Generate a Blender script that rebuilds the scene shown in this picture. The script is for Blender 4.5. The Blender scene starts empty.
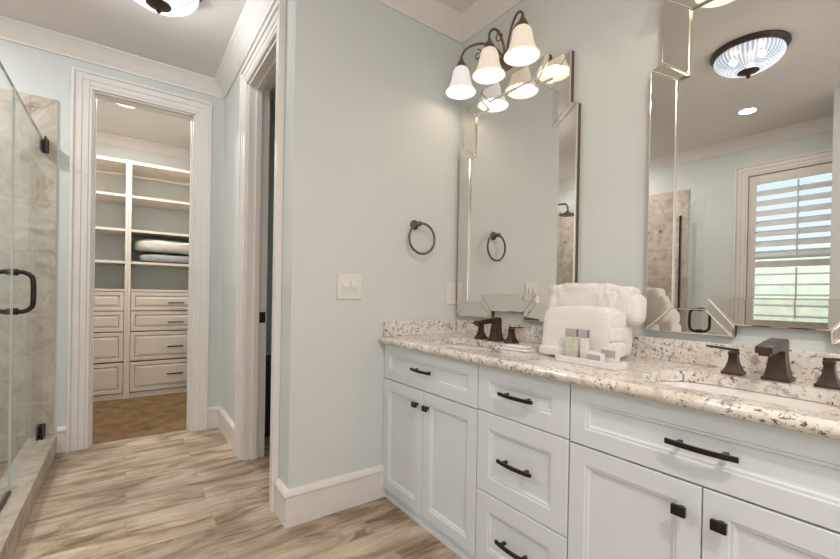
import bpy, bmesh, math, random
from mathutils import Vector, Matrix, noise
random.seed(7)
S = bpy.context.scene
COL = S.collection
PI = math.pi

# ------------------------------------------------------------------ camera
CAM = Vector((1.873, -1.640, 1.088)); YAW, PITCH, ROLL, FPX, SHY = .6266, -.0057, .018, 405.7, 17.3
fw = Vector((-math.cos(YAW), math.sin(YAW), 0)); rt = Vector((math.sin(YAW), math.cos(YAW), 0)); up = Vector((0, 0, 1))
fw, up = fw*math.cos(PITCH)+up*math.sin(PITCH), up*math.cos(PITCH)-fw*math.sin(PITCH)
rt, up = rt*math.cos(ROLL)+up*math.sin(ROLL), up*math.cos(ROLL)-rt*math.sin(ROLL)
cd = bpy.data.cameras.new('camera'); cam = bpy.data.objects.new('camera', cd); COL.objects.link(cam)
mw = Matrix((rt, up, -fw)).transposed().to_4x4(); mw.translation = CAM
cam.matrix_world = mw
cd.sensor_width = 36; cd.lens = FPX/840*36; cd.shift_y = SHY/840; cd.clip_start = .02
S.camera = cam

# ------------------------------------------------------------------ world, sun, exposure
W = bpy.data.worlds.new('sky'); S.world = W; W.use_nodes = True
wn = W.node_tree.nodes; wl = W.node_tree.links
bg = wn['Background']; bg.inputs[1].default_value = .95
tc = wn.new('ShaderNodeTexCoord'); sx = wn.new('ShaderNodeSeparateXYZ'); rp = wn.new('ShaderNodeValToRGB')
wl.new(tc.outputs['Generated'], sx.inputs[0]); wl.new(sx.outputs[2], rp.inputs[0]); wl.new(rp.outputs[0], bg.inputs[0])
rp.color_ramp.elements[0].color = (.80, .88, .95, 1); rp.color_ramp.elements[0].position = 0
rp.color_ramp.elements[1].color = (.50, .68, .97, 1); rp.color_ramp.elements[1].position = .45
sd = bpy.data.lights.new('sun', 'SUN'); sd.energy = 1.7; sd.angle = .05; sd.color = (1, .95, .86)
so = bpy.data.objects.new('sun', sd); COL.objects.link(so); so.rotation_euler = (math.radians(50), 0, math.radians(150))
dl_ = bpy.data.lights.new('added_room_fill', 'AREA'); dl_.shape = 'RECTANGLE'; dl_.size = 1.3; dl_.size_y = 1.3; dl_.energy = 7.0; dl_.color = (.93, .97, 1.0)
do_ = bpy.data.objects.new('added_room_fill', dl_); COL.objects.link(do_); do_.location = (3.28, -1.6, 1.6); do_.rotation_euler = (0, math.radians(90), 0)  # cool fill lamp added behind the camera, set in an invented window
S.view_settings.view_transform = 'Standard'; S.view_settings.look = 'None'
S.view_settings.gamma = 1; S.view_settings.use_curve_mapping = False
S.view_settings.exposure = 0.66
P_CEIL, P_SCONCE, P_DOWN, P_CLOSET = 60.0, 0.30, 18.5, 15.0     # lamp powers

# ------------------------------------------------------------------ materials
def new_mat(name):
    m = bpy.data.materials.new(name); m.use_nodes = True
    return m, m.node_tree.nodes, m.node_tree.links, m.node_tree.nodes['Principled BSDF']
def mat(name, col, rough=.5, metal=0., var=.03, scale=8., bump=0., bscale=60., spec=.5):
    m, n, l, b = new_mat(name)
    tcn = n.new('ShaderNodeTexCoord'); nz = n.new('ShaderNodeTexNoise'); nz.inputs['Scale'].default_value = scale
    nz.inputs['Detail'].default_value = 4
    l.new(tcn.outputs['Object'], nz.inputs['Vector'])
    r = n.new('ShaderNodeValToRGB'); l.new(nz.outputs['Fac'], r.inputs[0])
    c = Vector(col)
    r.color_ramp.elements[0].position = .3; r.color_ramp.elements[1].position = .7
    r.color_ramp.elements[0].color = (*[max(0, x*(1-var)) for x in c], 1)
    r.color_ramp.elements[1].color = (*[min(1, x*(1+var)) for x in c], 1)
    l.new(r.outputs[0], b.inputs['Base Color'])
    b.inputs['Roughness'].default_value = rough; b.inputs['Metallic'].default_value = metal
    b.inputs['Specular IOR Level'].default_value = spec
    if bump:
        n2 = n.new('ShaderNodeTexNoise'); n2.inputs['Scale'].default_value = bscale; n2.inputs['Detail'].default_value = 3
        l.new(tcn.outputs['Object'], n2.inputs['Vector'])
        bp = n.new('ShaderNodeBump'); bp.inputs['Strength'].default_value = bump; bp.inputs['Distance'].default_value = .01
        l.new(n2.outputs['Fac'], bp.inputs['Height']); l.new(bp.outputs[0], b.inputs['Normal'])
    return m
def ramp(n, els):
    r = n.new('ShaderNodeValToRGB')
    while len(r.color_ramp.elements) < len(els): r.color_ramp.elements.new(.5)
    for e, (p, c) in zip(r.color_ramp.elements, els): e.position = p; e.color = (*c, 1)
    return r
M = {}
M['paint'] = mat('aqua_wall_paint', (.693, .716, .70), .75, var=.012, scale=3, bump=.04, bscale=180)
M['ceil'] = mat('ceiling_paint', (.78, .755, .72), .85, var=.012, scale=3)
M['trim'] = mat('cream_trim_paint', (.82, .785, .745), .45, var=.012)
M['cab'] = mat('white_cabinet_paint', (.76, .797, .825), .4, var=.012)
M['cabgap'] = mat('cabinet_carcass', (.62, .61, .60), .6)
M['closet'] = mat('closet_cream_laminate', (.74, .68, .60), .5, var=.015)
M['closetfront'] = mat('closet_drawer_cream', (.72, .65, .57), .5, var=.02)
M['glaze'] = mat('brown_glaze_line', (.36, .27, .19), .6)
M['bronze'] = mat('oil_rubbed_bronze', (.045, .034, .03), .32, .75, var=.25, scale=30)
M['faucet'] = mat('brushed_bronze', (.10, .07, .055), .33, .8, var=.3, scale=25)
M['sconce_metal'] = mat('antique_bronze', (.23, .16, .11), .38, .85, var=.3, scale=30)
M['ring'] = mat('gunmetal', (.16, .135, .115), .38, .8, var=.2, scale=30)
M['plastic'] = mat('white_switch_plastic', (.80, .775, .735), .35, var=.01)
M['porcelain'] = mat('white_porcelain', (.88, .86, .82), .12, var=.01)
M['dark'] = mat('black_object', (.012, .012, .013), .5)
M['mirror_edge'] = mat('dark_mirror_edge', (.16, .12, .085), .4, .5)
M['steel'] = mat('brushed_channel', (.12, .10, .085), .4, .8)
M['carpet'] = mat('tan_carpet', (.25, .16, .085), .95, var=.25, scale=9, bump=.5, bscale=350, spec=.1)
M['towel'] = mat('white_terry', (.90, .87, .83), .95, var=.025, scale=20, bump=.55, bscale=260, spec=.15)
M['blanket'] = mat('white_fluffy_blanket', (.72, .69, .63), .95, var=.06, scale=25, bump=.6, bscale=140, spec=.1)
M['bag'] = mat('grey_plastic_bag', (.34, .36, .38), .25, var=.2, scale=14, bump=.3, bscale=40)
M['traywhite'] = mat('white_tray', (.83, .81, .78), .35, var=.01)
M['grass'] = mat('lawn_green', (.70, .72, .55), .9, var=.3, scale=3)
M['hedge'] = mat('pale_hedge', (.76, .77, .60), .9, var=.12, scale=4)

def mirror_mat(name, tint, rough=.0):
    m, n, l, b = new_mat(name)
    b.inputs['Base Color'].default_value = (*tint, 1); b.inputs['Metallic'].default_value = 1; b.inputs['Roughness'].default_value = rough
    return m
M['mirror'] = mirror_mat('silvered_mirror', (.86, .855, .84))
M['mirror_panel'] = mirror_mat('bevelled_mirror_panel', (.76, .735, .70), .015)
M['mirror_bevel'] = mirror_mat('polished_bevel', (.95, .90, .82), .12)

def floor_mat():
    m, n, l, b = new_mat('wood_look_plank_tile')
    t = n.new('ShaderNodeTexCoord'); mp = n.new('ShaderNodeMapping'); mp.inputs['Rotation'].default_value = (0, 0, PI/2)
    mp.inputs['Location'].default_value = (.21, .03, 0)
    l.new(t.outputs['Object'], mp.inputs['Vector'])
    br = n.new('ShaderNodeTexBrick'); br.offset = .37; br.inputs['Scale'].default_value = 1
    br.inputs['Brick Width'].default_value = .92; br.inputs['Row Height'].default_value = .152
    br.inputs['Mortar Size'].default_value = .0022; br.inputs['Mortar Smooth'].default_value = .1; br.inputs['Bias'].default_value = 0
    br.inputs['Color1'].default_value = (0, 0, 0, 1); br.inputs['Color2'].default_value = (1, 1, 1, 1); br.inputs['Mortar'].default_value = (.5, .5, .5, 1)
    l.new(mp.outputs[0], br.inputs['Vector'])
    # streaky grain, stretched along each plank and shifted plank by plank
    sc = n.new('ShaderNodeVectorMath'); sc.operation = 'MULTIPLY'; sc.inputs[1].default_value = (1.5, 5.5, 1)
    l.new(mp.outputs[0], sc.inputs[0])
    ad = n.new('ShaderNodeVectorMath'); ad.operation = 'ADD'; l.new(sc.outputs[0], ad.inputs[0])
    sh = n.new('ShaderNodeVectorMath'); sh.operation = 'SCALE'; sh.inputs['Scale'].default_value = 17.0
    l.new(br.outputs['Color'], sh.inputs[0]); l.new(sh.outputs[0], ad.inputs[1])
    n1 = n.new('ShaderNodeTexNoise'); n1.inputs['Scale'].default_value = 1.4; n1.inputs['Detail'].default_value = 7
    n1.inputs['Roughness'].default_value = .62; n1.inputs['Distortion'].default_value = 1.6
    l.new(ad.outputs[0], n1.inputs['Vector'])
    r = ramp(n, [(.27, (.20, .135, .085)), (.39, (.36, .265, .18)), (.49, (.57, .46, .345)), (.60, (.71, .60, .475)), (.72, (.50, .43, .36))])
    l.new(n1.outputs['Fac'], r.inputs[0])
    sc2 = n.new('ShaderNodeVectorMath'); sc2.operation = 'MULTIPLY'; sc2.inputs[1].default_value = (6, 60, 1); l.new(mp.outputs[0], sc2.inputs[0])
    n2 = n.new('ShaderNodeTexNoise'); n2.inputs['Scale'].default_value = 1.2; n2.inputs['Detail'].default_value = 4; l.new(sc2.outputs[0], n2.inputs['Vector'])
    r2 = ramp(n, [(.35, (.80, .78, .76)), (.65, (1.0, 1.0, 1.0))]); l.new(n2.outputs['Fac'], r2.inputs[0])
    mx = n.new('ShaderNodeMixRGB'); mx.blend_type = 'MULTIPLY'; mx.inputs[0].default_value = 1; l.new(r.outputs[0], mx.inputs[1]); l.new(r2.outputs[0], mx.inputs[2])
    pv = ramp(n, [(0, (.80, .79, .78)), (1, (1.06, 1.05, 1.03))]); l.new(br.outputs['Color'], pv.inputs[0])
    n3 = n.new('ShaderNodeTexNoise'); n3.inputs['Scale'].default_value = 3.2; n3.inputs['Detail'].default_value = 3; l.new(mp.outputs[0], n3.inputs['Vector'])
    r3 = ramp(n, [(.38, (.80, .77, .74)), (.60, (1.04, 1.04, 1.04))]); l.new(n3.outputs['Fac'], r3.inputs[0])
    mp2 = n.new('ShaderNodeMixRGB'); mp2.blend_type = 'MULTIPLY'; mp2.inputs[0].default_value = 1; l.new(pv.outputs[0], mp2.inputs[1]); l.new(r3.outputs[0], mp2.inputs[2])
    mv = n.new('ShaderNodeMixRGB'); mv.blend_type = 'MULTIPLY'; mv.inputs[0].default_value = 1; l.new(mx.outputs[0], mv.inputs[1]); l.new(mp2.outputs[0], mv.inputs[2])
    mg = n.new('ShaderNodeMixRGB'); l.new(br.outputs['Fac'], mg.inputs[0]); l.new(mv.outputs[0], mg.inputs[1]); mg.inputs[2].default_value = (.40, .31, .22, 1)
    l.new(mg.outputs[0], b.inputs['Base Color'])
    b.inputs['Roughness'].default_value = .48; b.inputs['Specular IOR Level'].default_value = .35
    bp = n.new('ShaderNodeBump'); bp.inputs['Strength'].default_value = .15; bp.inputs['Distance'].default_value = .004
    l.new(n1.outputs['Fac'], bp.inputs['Height']); l.new(bp.outputs[0], b.inputs['Normal'])
    return m
M['floor'] = floor_mat()

def granite_mat():
    m, n, l, b = new_mat('speckled_cream_granite')
    t = n.new('ShaderNodeTexCoord')
    def nz(s, d=5, dist=0., ro=.6, off=0):
        mp = n.new('ShaderNodeMapping'); mp.inputs['Location'].default_value = (off, off*.7, off*1.3); l.new(t.outputs['Object'], mp.inputs['Vector'])
        x = n.new('ShaderNodeTexNoise'); x.inputs['Scale'].default_value = s; x.inputs['Detail'].default_value = d
        x.inputs['Distortion'].default_value = dist; x.inputs['Roughness'].default_value = ro; l.new(mp.outputs[0], x.inputs['Vector']); return x
    base = ramp(n, [(.28, (.62, .53, .42)), (.40, (.76, .70, .61)), (.50, (.83, .80, .74)), (.66, (.88, .86, .83))])
    l.new(nz(9, 6, 1.2).outputs['Fac'], base.inputs[0])
    gm = ramp(n, [(.56, (0, 0, 0)), (.66, (1, 1, 1))]); l.new(nz(34, 5, .4, off=3).outputs['Fac'], gm.inputs[0])
    m1 = n.new('ShaderNodeMixRGB'); l.new(gm.outputs[0], m1.inputs[0]); l.new(base.outputs[0], m1.inputs[1]); m1.inputs[2].default_value = (.50, .46, .42, 1)
    sm = ramp(n, [(.55, (0, 0, 0)), (.60, (1, 1, 1))]); l.new(nz(75, 5, .6, .7, off=7).outputs['Fac'], sm.inputs[0])
    cl = ramp(n, [(.37, (0, 0, 0)), (.53, (1, 1, 1))]); l.new(nz(9, 3, .5, off=11).outputs['Fac'], cl.inputs[0])
    ml = n.new('ShaderNodeMath'); ml.operation = 'MULTIPLY'; l.new(sm.outputs[0], ml.inputs[0]); l.new(cl.outputs[0], ml.inputs[1])
    m2 = n.new('ShaderNodeMixRGB'); l.new(ml.outputs[0], m2.inputs[0]); l.new(m1.outputs[0], m2.inputs[1]); m2.inputs[2].default_value = (.16, .10, .075, 1)
    l.new(m2.outputs[0], b.inputs['Base Color']); b.inputs['Roughness'].default_value = .16
    return m
M['granite'] = granite_mat()

def tile_mat(name, axis, w=.33, h=.33):
    m, n, l, b = new_mat(name)
    t = n.new('ShaderNodeTexCoord'); mp = n.new('ShaderNodeMapping')
    sp = n.new('ShaderNodeSeparateXYZ'); cb = n.new('ShaderNodeCombineXYZ'); l.new(t.outputs['Object'], sp.inputs[0])
    l.new(sp.outputs[axis], cb.inputs[0]); l.new(sp.outputs[2], cb.inputs[1]); l.new(cb.outputs[0], mp.inputs['Vector'])
    br = n.new('ShaderNodeTexBrick'); br.offset = .5; br.inputs['Scale'].default_value = 1; br.inputs['Brick Width'].default_value = w; br.inputs['Row Height'].default_value = h
    br.inputs['Mortar Size'].default_value = .002; br.inputs['Color1'].default_value = (.85, .85, .85, 1); br.inputs['Color2'].default_value = (1, 1, 1, 1); br.inputs['Mortar'].default_value = (.66, .64, .62, 1)
    l.new(mp.outputs[0], br.inputs['Vector'])
    nz = n.new('ShaderNodeTexNoise'); nz.inputs['Scale'].default_value = 7; nz.inputs['Detail'].default_value = 8; nz.inputs['Distortion'].default_value = 1.2; nz.inputs['Roughness'].default_value = .68
    l.new(t.outputs['Object'], nz.inputs['Vector'])
    r = ramp(n, [(.30, (.36, .29, .23)), (.45, (.54, .47, .39)), (.56, (.63, .565, .49)), (.70, (.72, .675, .61))]); l.new(nz.outputs['Fac'], r.inputs[0])
    mx = n.new('ShaderNodeMixRGB'); mx.blend_type = 'MULTIPLY'; mx.inputs[0].default_value = 1; l.new(r.outputs[0], mx.inputs[1]); l.new(br.outputs['Color'], mx.inputs[2])
    # a single row of small diamond accents in a band
    l.new(mx.outputs[0], b.inputs['Base Color']); b.inputs['Roughness'].default_value = .42
    return m
M['tile_y'] = tile_mat('travertine_tile_side', 1); M['tile_x'] = tile_mat('travertine_tile_back', 0)
M['tile_dark'] = mat('diamond_accent_stone', (.22, .18, .15), .4, var=.2, scale=30)
M['stone'] = tile_mat('travertine_slab', 0, 2.5, .9)

def glass_mat():
    m, n, l, b = new_mat('clear_shower_glass')
    tr = n.new('ShaderNodeBsdfTransparent'); tr.inputs[0].default_value = (.965, .98, .972, 1)
    gl = n.new('ShaderNodeBsdfGlossy'); gl.inputs['Roughness'].default_value = .02; gl.inputs[0].default_value = (.9, .95, .93, 1)
    lw = n.new('ShaderNodeLayerWeight'); lw.inputs[0].default_value = .5
    pw = n.new('ShaderNodeMath'); pw.operation = 'POWER'; pw.inputs[1].default_value = 5; l.new(lw.outputs['Facing'], pw.inputs[0])
    fr = n.new('ShaderNodeMath'); fr.operation = 'MULTIPLY_ADD'; fr.inputs[1].default_value = .35; fr.inputs[2].default_value = .03; l.new(pw.outputs[0], fr.inputs[0])
    mx = n.new('ShaderNodeMixShader'); l.new(fr.outputs[0], mx.inputs[0]); l.new(tr.outputs[0], mx.inputs[1]); l.new(gl.outputs[0], mx.inputs[2])
    l.new(mx.outputs[0], n['Material Output'].inputs[0]); return m
M['glass'] = glass_mat()
M['glass_edge'] = mat('green_glass_edge', (.64, .68, .66), .2)

def shade_mat(name, col, estr, transp, ribs=40, lo=.75, beads=0, base=(.55, .53, .50)):
    m, n, l, b = new_mat(name)
    t = n.new('ShaderNodeTexCoord'); sp = n.new('ShaderNodeSeparateXYZ'); l.new(t.outputs['Object'], sp.inputs[0])
    at = n.new('ShaderNodeMath'); at.operation = 'ARCTAN2'; l.new(sp.outputs[0], at.inputs[0]); l.new(sp.outputs[1], at.inputs[1])
    mu = n.new('ShaderNodeMath'); mu.operation = 'MULTIPLY'; mu.inputs[1].default_value = ribs; l.new(at.outputs[0], mu.inputs[0])
    sn = n.new('ShaderNodeMath'); sn.operation = 'SINE'; l.new(mu.outputs[0], sn.inputs[0])
    mr = n.new('ShaderNodeMapRange'); mr.inputs[1].default_value = -1; mr.inputs[2].default_value = 1; mr.inputs[3].default_value = lo; mr.inputs[4].default_value = 1; l.new(sn.outputs[0], mr.inputs[0])
    src = mr.outputs[0]
    if beads:
        mz = n.new('ShaderNodeMath'); mz.operation = 'MULTIPLY'; mz.inputs[1].default_value = beads; l.new(sp.outputs[2], mz.inputs[0])
        sz = n.new('ShaderNodeMath'); sz.operation = 'SINE'; l.new(mz.outputs[0], sz.inputs[0])
        mb = n.new('ShaderNodeMapRange'); mb.inputs[1].default_value = -1; mb.inputs[2].default_value = 1; mb.inputs[3].default_value = .55; mb.inputs[4].default_value = 1; l.new(sz.outputs[0], mb.inputs[0])
        mm = n.new('ShaderNodeMath'); mm.operation = 'MULTIPLY'; l.new(mr.outputs[0], mm.inputs[0]); l.new(mb.outputs[0], mm.inputs[1]); src = mm.outputs[0]
    em = n.new('ShaderNodeEmission'); em.inputs[0].default_value = (*col, 1)
    me = n.new('ShaderNodeMath'); me.operation = 'MULTIPLY'; me.inputs[1].default_value = estr; l.new(src, me.inputs[0]); l.new(me.outputs[0], em.inputs[1])
    b.inputs['Base Color'].default_value = (*base, 1); b.inputs['Roughness'].default_value = .25
    ad = n.new('ShaderNodeAddShader'); l.new(em.outputs[0], ad.inputs[0]); l.new(b.outputs[0], ad.inputs[1])
    tr = n.new('ShaderNodeBsdfTransparent'); mx = n.new('ShaderNodeMixShader'); mx.inputs[0].default_value = transp
    l.new(ad.outputs[0], mx.inputs[1]); l.new(tr.outputs[0], mx.inputs[2]); l.new(mx.outputs[0], n['Material Output'].inputs[0])
    return m
M['shade_warm'] = shade_mat('warm_alabaster_glass', (1, .80, .60), .36, .06, ribs=26, lo=.86)
M['shade_cool'] = shade_mat('white_alabaster_glass', (1, .97, .97), .36, .06, ribs=26, lo=.86)
M['bowl'] = shade_mat('ribbed_crystal_glass', (.70, .84, 1), 1.0, .30, ribs=46, lo=.30, beads=900, base=(.16, .17, .19))
def emit(name, col, s):
    m, n, l, b = new_mat(name); e = n.new('ShaderNodeEmission'); e.inputs[0].default_value = (*col, 1); e.inputs[1].default_value = s
    l.new(e.outputs[0], n['Material Output'].inputs[0]); return m
M['bulb'] = emit('lit_bulb', (1, .90, .76), 2.6)
M['lens'] = emit('lit_downlight_lens', (1, .90, .78), 3.0)
def stripes_mat(name, base, ink, scale, axis=0, green=None):
    m, n, l, b = new_mat(name)
    t = n.new('ShaderNodeTexCoord'); sp = n.new('ShaderNodeSeparateXYZ'); l.new(t.outputs['Object'], sp.inputs[0])
    mu = n.new('ShaderNodeMath'); mu.operation = 'MULTIPLY'; mu.inputs[1].default_value = scale; l.new(sp.outputs[axis], mu.inputs[0])
    sn = n.new('ShaderNodeMath'); sn.operation = 'SINE'; l.new(mu.outputs[0], sn.inputs[0])
    r = ramp(n, [(.0, base), (.5, ink)]); l.new(sn.outputs[0], r.inputs[0]); l.new(r.outputs[0], b.inputs['Base Color'])
    b.inputs['Roughness'].default_value = .35; return m
M['stripe'] = stripes_mat('grey_striped_print', (.62, .60, .58), (.22, .22, .23), 1500)
M['gel'] = mat('pale_green_gel', (.63, .64, .53), .15, var=.12, scale=60)
M['tubewhite'] = mat('white_tube', (.80, .78, .75), .3, var=.05, scale=60)

# ------------------------------------------------------------------ mesh helpers
def obj(name, bm, m, parent=None, smooth=False, loc=None, rotz=0):
    me = bpy.data.meshes.new(name)
    bmesh.ops.recalc_face_normals(bm, faces=bm.faces[:])
    bm.to_mesh(me); bm.free()
    for x in (m if isinstance(m, (list, tuple)) else [m]): me.materials.append(x)
    if smooth:
        for p in me.polygons: p.use_smooth = True
        try: me.set_sharp_from_angle(angle=math.radians(38))
        except Exception: pass
    o = bpy.data.objects.new(name, me); COL.objects.link(o)
    if loc is not None: o.location = loc
    if rotz: o.rotation_euler.z = rotz
    if parent: o.parent = parent
    return o
def struct(name, bm, m, **k):
    o = obj(name, bm, m, **k); o['kind'] = 'structure'; o['label'] = name.replace('_', ' '); return o
def tag(o, label, cat, group=None):
    o['label'] = label; o['category'] = cat
    if group: o['group'] = group
    return o
def thing(name, label, cat, loc=(0, 0, 0), rotz=0, group=None):
    o = bpy.data.objects.new(name, None); COL.objects.link(o); o.location = loc; o.rotation_euler.z = rotz; o.empty_display_size = .1
    return tag(o, label, cat, group)
def copy_tree(o, parent=None):
    c = o.copy(); COL.objects.link(c); c.parent = parent
    for ch in o.children: copy_tree(ch, c)
    return c
def box(bm, x0, x1, y0, y1, z0, z1, bev=0., seg=2):
    g = bmesh.ops.create_cube(bm, size=1)['verts']
    bmesh.ops.scale(bm, vec=(x1-x0, y1-y0, z1-z0), verts=g); bmesh.ops.translate(bm, vec=((x0+x1)/2, (y0+y1)/2, (z0+z1)/2), verts=g)
    if bev:
        es = list({e for v in g for e in v.link_edges})
        bmesh.ops.bevel(bm, geom=es, offset=bev, segments=seg, affect='EDGES', profile=.5)
    return bm
def B(*a, **k): return box(bmesh.new(), *a, **k)
def boxes(L, bev=0.):
    bm = bmesh.new()
    for a in L: box(bm, *a, bev=bev)
    return bm
def prism(bm, pts, ax, a0, a1):
    """polygon pts in the two other axes, extruded along axis ax"""
    def mk(p, q, a): return {'x': (a, p, q), 'y': (p, a, q), 'z': (p, q, a)}[ax]
    A = [bm.verts.new(mk(p, q, a0)) for p, q in pts]; Bv = [bm.verts.new(mk(p, q, a1)) for p, q in pts]
    bm.faces.new(A); bm.faces.new(Bv[::-1]); n = len(pts)
    for i in range(n): bm.faces.new((A[i], A[(i+1) % n], Bv[(i+1) % n], Bv[i]))
    return bm
def hexa(bm, ring0, ring1):
    a = [bm.verts.new(p) for p in ring0]; b = [bm.verts.new(p) for p in ring1]; n = len(a)
    bm.faces.new(a[::-1]); bm.faces.new(b)
    for i in range(n): bm.faces.new((a[i], a[(i+1) % n], b[(i+1) % n], b[i]))
def lathe(bm, prof, c=(0, 0, 0), seg=32, flute=0, famp=0., axis='z'):
    rings = []
    for r, z in prof:
        ring = []
        for i in range(seg):
            a = 2*PI*i/seg; rr = r*(1+famp*math.cos(flute*a)) if flute else r
            p = (rr*math.cos(a), rr*math.sin(a), z)
            if axis == 'x': p = (p[2], p[0], p[1])
            if axis == 'y': p = (p[0], p[2], p[1])
            ring.append(bm.verts.new(Vector(p)+Vector(c)))
        rings.append(ring)
    for a, b in zip(rings, rings[1:]):
        for i in range(seg): bm.faces.new((a[i], a[(i+1) % seg], b[(i+1) % seg], b[i]))
    if prof[0][0] > 1e-6: bm.faces.new(rings[0][::-1]) if prof[0] != prof[-1] else None
    if prof[-1][0] > 1e-6 and prof[0] != prof[-1]: bm.faces.new(rings[-1])
    return bm
def shell(bm, prof, t, c=(0, 0, 0), seg=36, flute=0, famp=0.):
    """open lathe with wall thickness"""
    inner = [(max(r-t, 1e-4), z) for r, z in reversed(prof)]
    P = prof+inner; rings = []
    for r, z in P:
        rings.append([bm.verts.new((c[0]+r*(1+famp*math.cos(flute*2*PI*i/seg))*math.cos(2*PI*i/seg), c[1]+r*(1+famp*math.cos(flute*2*PI*i/seg))*math.sin(2*PI*i/seg), c[2]+z)) for i in range(seg)])
    rings.append(rings[0])
    for a, b in zip(rings, rings[1:]):
        for i in range(seg): bm.faces.new((a[i], a[(i+1) % seg], b[(i+1) % seg], b[i]))
    return bm
def spline(pts, n=10):
    P = [Vector(p) for p in pts]; out = []
    for i in range(len(P)-1):
        p0 = P[max(i-1, 0)]; p1 = P[i]; p2 = P[i+1]; p3 = P[min(i+2, len(P)-1)]
        for k in range(n):
            t = k/n; out.append(.5*((2*p1)+(p2-p0)*t+(2*p0-5*p1+4*p2-p3)*t*t+(3*p1-p0-3*p2+p3)*t**3))
    out.append(P[-1]); return out
def tube(bm, pts, r, seg=10, closed=False):
    P = [Vector(p) for p in pts]; n = len(P); rings = []; nrm = None
    for i, p in enumerate(P):
        d = (P[(i+1) % n]-P[i-1]) if closed else (P[min(i+1, n-1)]-P[max(i-1, 0)])
        d.normalize()
        if nrm is None:
            nrm = d.orthogonal().normalized()
        nrm = (nrm-d*nrm.dot(d)).normalized(); b = d.cross(nrm)
        rr = r[i] if isinstance(r, (list, tuple)) else r
        rings.append([bm.verts.new(p+rr*(nrm*math.cos(2*PI*k/seg)+b*math.sin(2*PI*k/seg))) for k in range(seg)])
    pr = list(zip(rings, rings[1:]))
    for a, b in pr:
        for k in range(seg): bm.faces.new((a[k], a[(k+1) % seg], b[(k+1) % seg], b[k]))
    if closed:
        a, b = rings[-1], rings[0]
        off = min(range(seg), key=lambda o: (a[0].co-b[o].co).length)
        for k in range(seg): bm.faces.new((a[k], a[(k+1) % seg], b[(k+1+off) % seg], b[(k+off) % seg]))
    else: bm.faces.new(rings[0][::-1]); bm.faces.new(rings[-1])
    return bm
def front(bm, o, u, v, nrm, w, h, rings, back):
    """drawer or door front: nested rectangles (inset, height above face)"""
    o, u, v, nrm = Vector(o), Vector(u), Vector(v), Vector(nrm)
    def rect(i, d): return [bm.verts.new(o+u*a+v*b+nrm*d) for a, b in ((i, i), (w-i, i), (w-i, h-i), (i, h-i))]
    R = [rect(0, -back)]+[rect(i, d) for i, d in rings]
    bm.faces.new(R[0][::-1])
    for a, b in zip(R, R[1:]):
        for k in range(4): bm.faces.new((a[k], a[(k+1) % 4], b[(k+1) % 4], b[k]))
    bm.faces.new(R[-1]); return bm
SHAKER = lambda s: [(0, -.002), (.002, 0), (s, 0), (s+.003, -.004), (s+.009, -.004), (s+.013, -.010), (s+.018, -.011)]
def cushion(bm, c, d, p=3., amp=.006, fs=9., nu=40, nv=24, seed=0., shape=None):
    """soft superellipsoid block with noisy folds"""
    def sg(x, e): return math.copysign(abs(x)**e, x)
    e = 2./p; rows = []
    for j in range(nv+1):
        th = -PI/2+PI*j/nv; row = []
        for i in range(nu):
            ph = 2*PI*i/nu
            q = Vector((sg(math.cos(th), e)*sg(math.cos(ph), e), sg(math.cos(th), e)*sg(math.sin(ph), e), sg(math.sin(th), e)))
            w = Vector((q.x*d[0]/2, q.y*d[1]/2, q.z*d[2]/2))
            if shape: w = shape(w, q)
            k = noise.fractal(w*fs+Vector((seed, seed*1.7, 0)), 1.0, 2.0, 3)
            w = w+q.normalized()*amp*k
            row.append(bm.verts.new(w+Vector(c)))
        rows.append(row)
    for a, b in zip(rows, rows[1:]):
        for i in range(nu):
            try: bm.faces.new((a[i], a[(i+1) % nu], b[(i+1) % nu], b[i]))
            except ValueError: pass
    bmesh.ops.remove_doubles(bm, verts=bm.verts[:], dist=1e-5); return bm

# ------------------------------------------------------------------ the shell
ZT, ZC = 2.715, 2.613
XF, YD, YW = -1.685, -1.02, -3.45                 # far wall face, doorway wall face, window wall face
XR = 3.2
OY0, OY1, OZ = -1.840, -1.228, 2.4375             # closet opening
DX0, DX1, DZ, DB = -.900, -.25, 2.42, -.89                    # toilet-room opening
struct('floor', B(XF-.06, XR+.1, YW-.1, .12, -.06, 0), M['floor'])
struct('floor_closet', B(-3.7, XF-.06, -2.62, -.63, -.06, 0), M['carpet'])
struct('ceiling', B(-3.7, XR+.12, YW-.12, .12, ZT, ZT+.1), M['ceil'])
struct('wall_mirror', B(XF-.12, XR+.12, 0, .12, 0, ZT), M['paint'])
struct('wall_switch', B(-.12, 0, YD, 0, 0, ZT), M['paint'])
struct('wall_doorway', boxes([(XF, DX0, YD, DB, 0, ZT), (DX1, -.12, YD, DB, 0, ZT), (DX0, DX1, YD, DB, DZ, ZT)]), M['paint'])
struct('wall_far', boxes([(XF-.12, XF, YW-.12, OY0, 0, ZT), (XF-.12, XF, OY1, 0, 0, ZT), (XF-.12, XF, OY0, OY1, OZ, ZT)]), M['paint'])
WX0, WX1, WZ0, WZ1 = .49, 1.25, .80, 2.33
struct('wall_window', boxes([(XF, WX0, YW-.12, YW, 0, ZT), (WX1, XR, YW-.12, YW, 0, ZT), (WX0, WX1, YW-.12, YW, 0, WZ0), (WX0, WX1, YW-.12, YW, WZ1, ZT)]), M['paint'])
struct('wall_partition', B(1.19, XR, -2.90, -2.78, 0, ZT), M['paint'])
struct('wall_right', boxes([(XR, XR+.12, YW-.12, -2.27, 0, ZT), (XR, XR+.12, -.93, 0, 0, ZT), (XR, XR+.12, -2.27, -.93, 0, .93), (XR, XR+.12, -2.27, -.93, 2.27, ZT)]), M['paint'])
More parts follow.
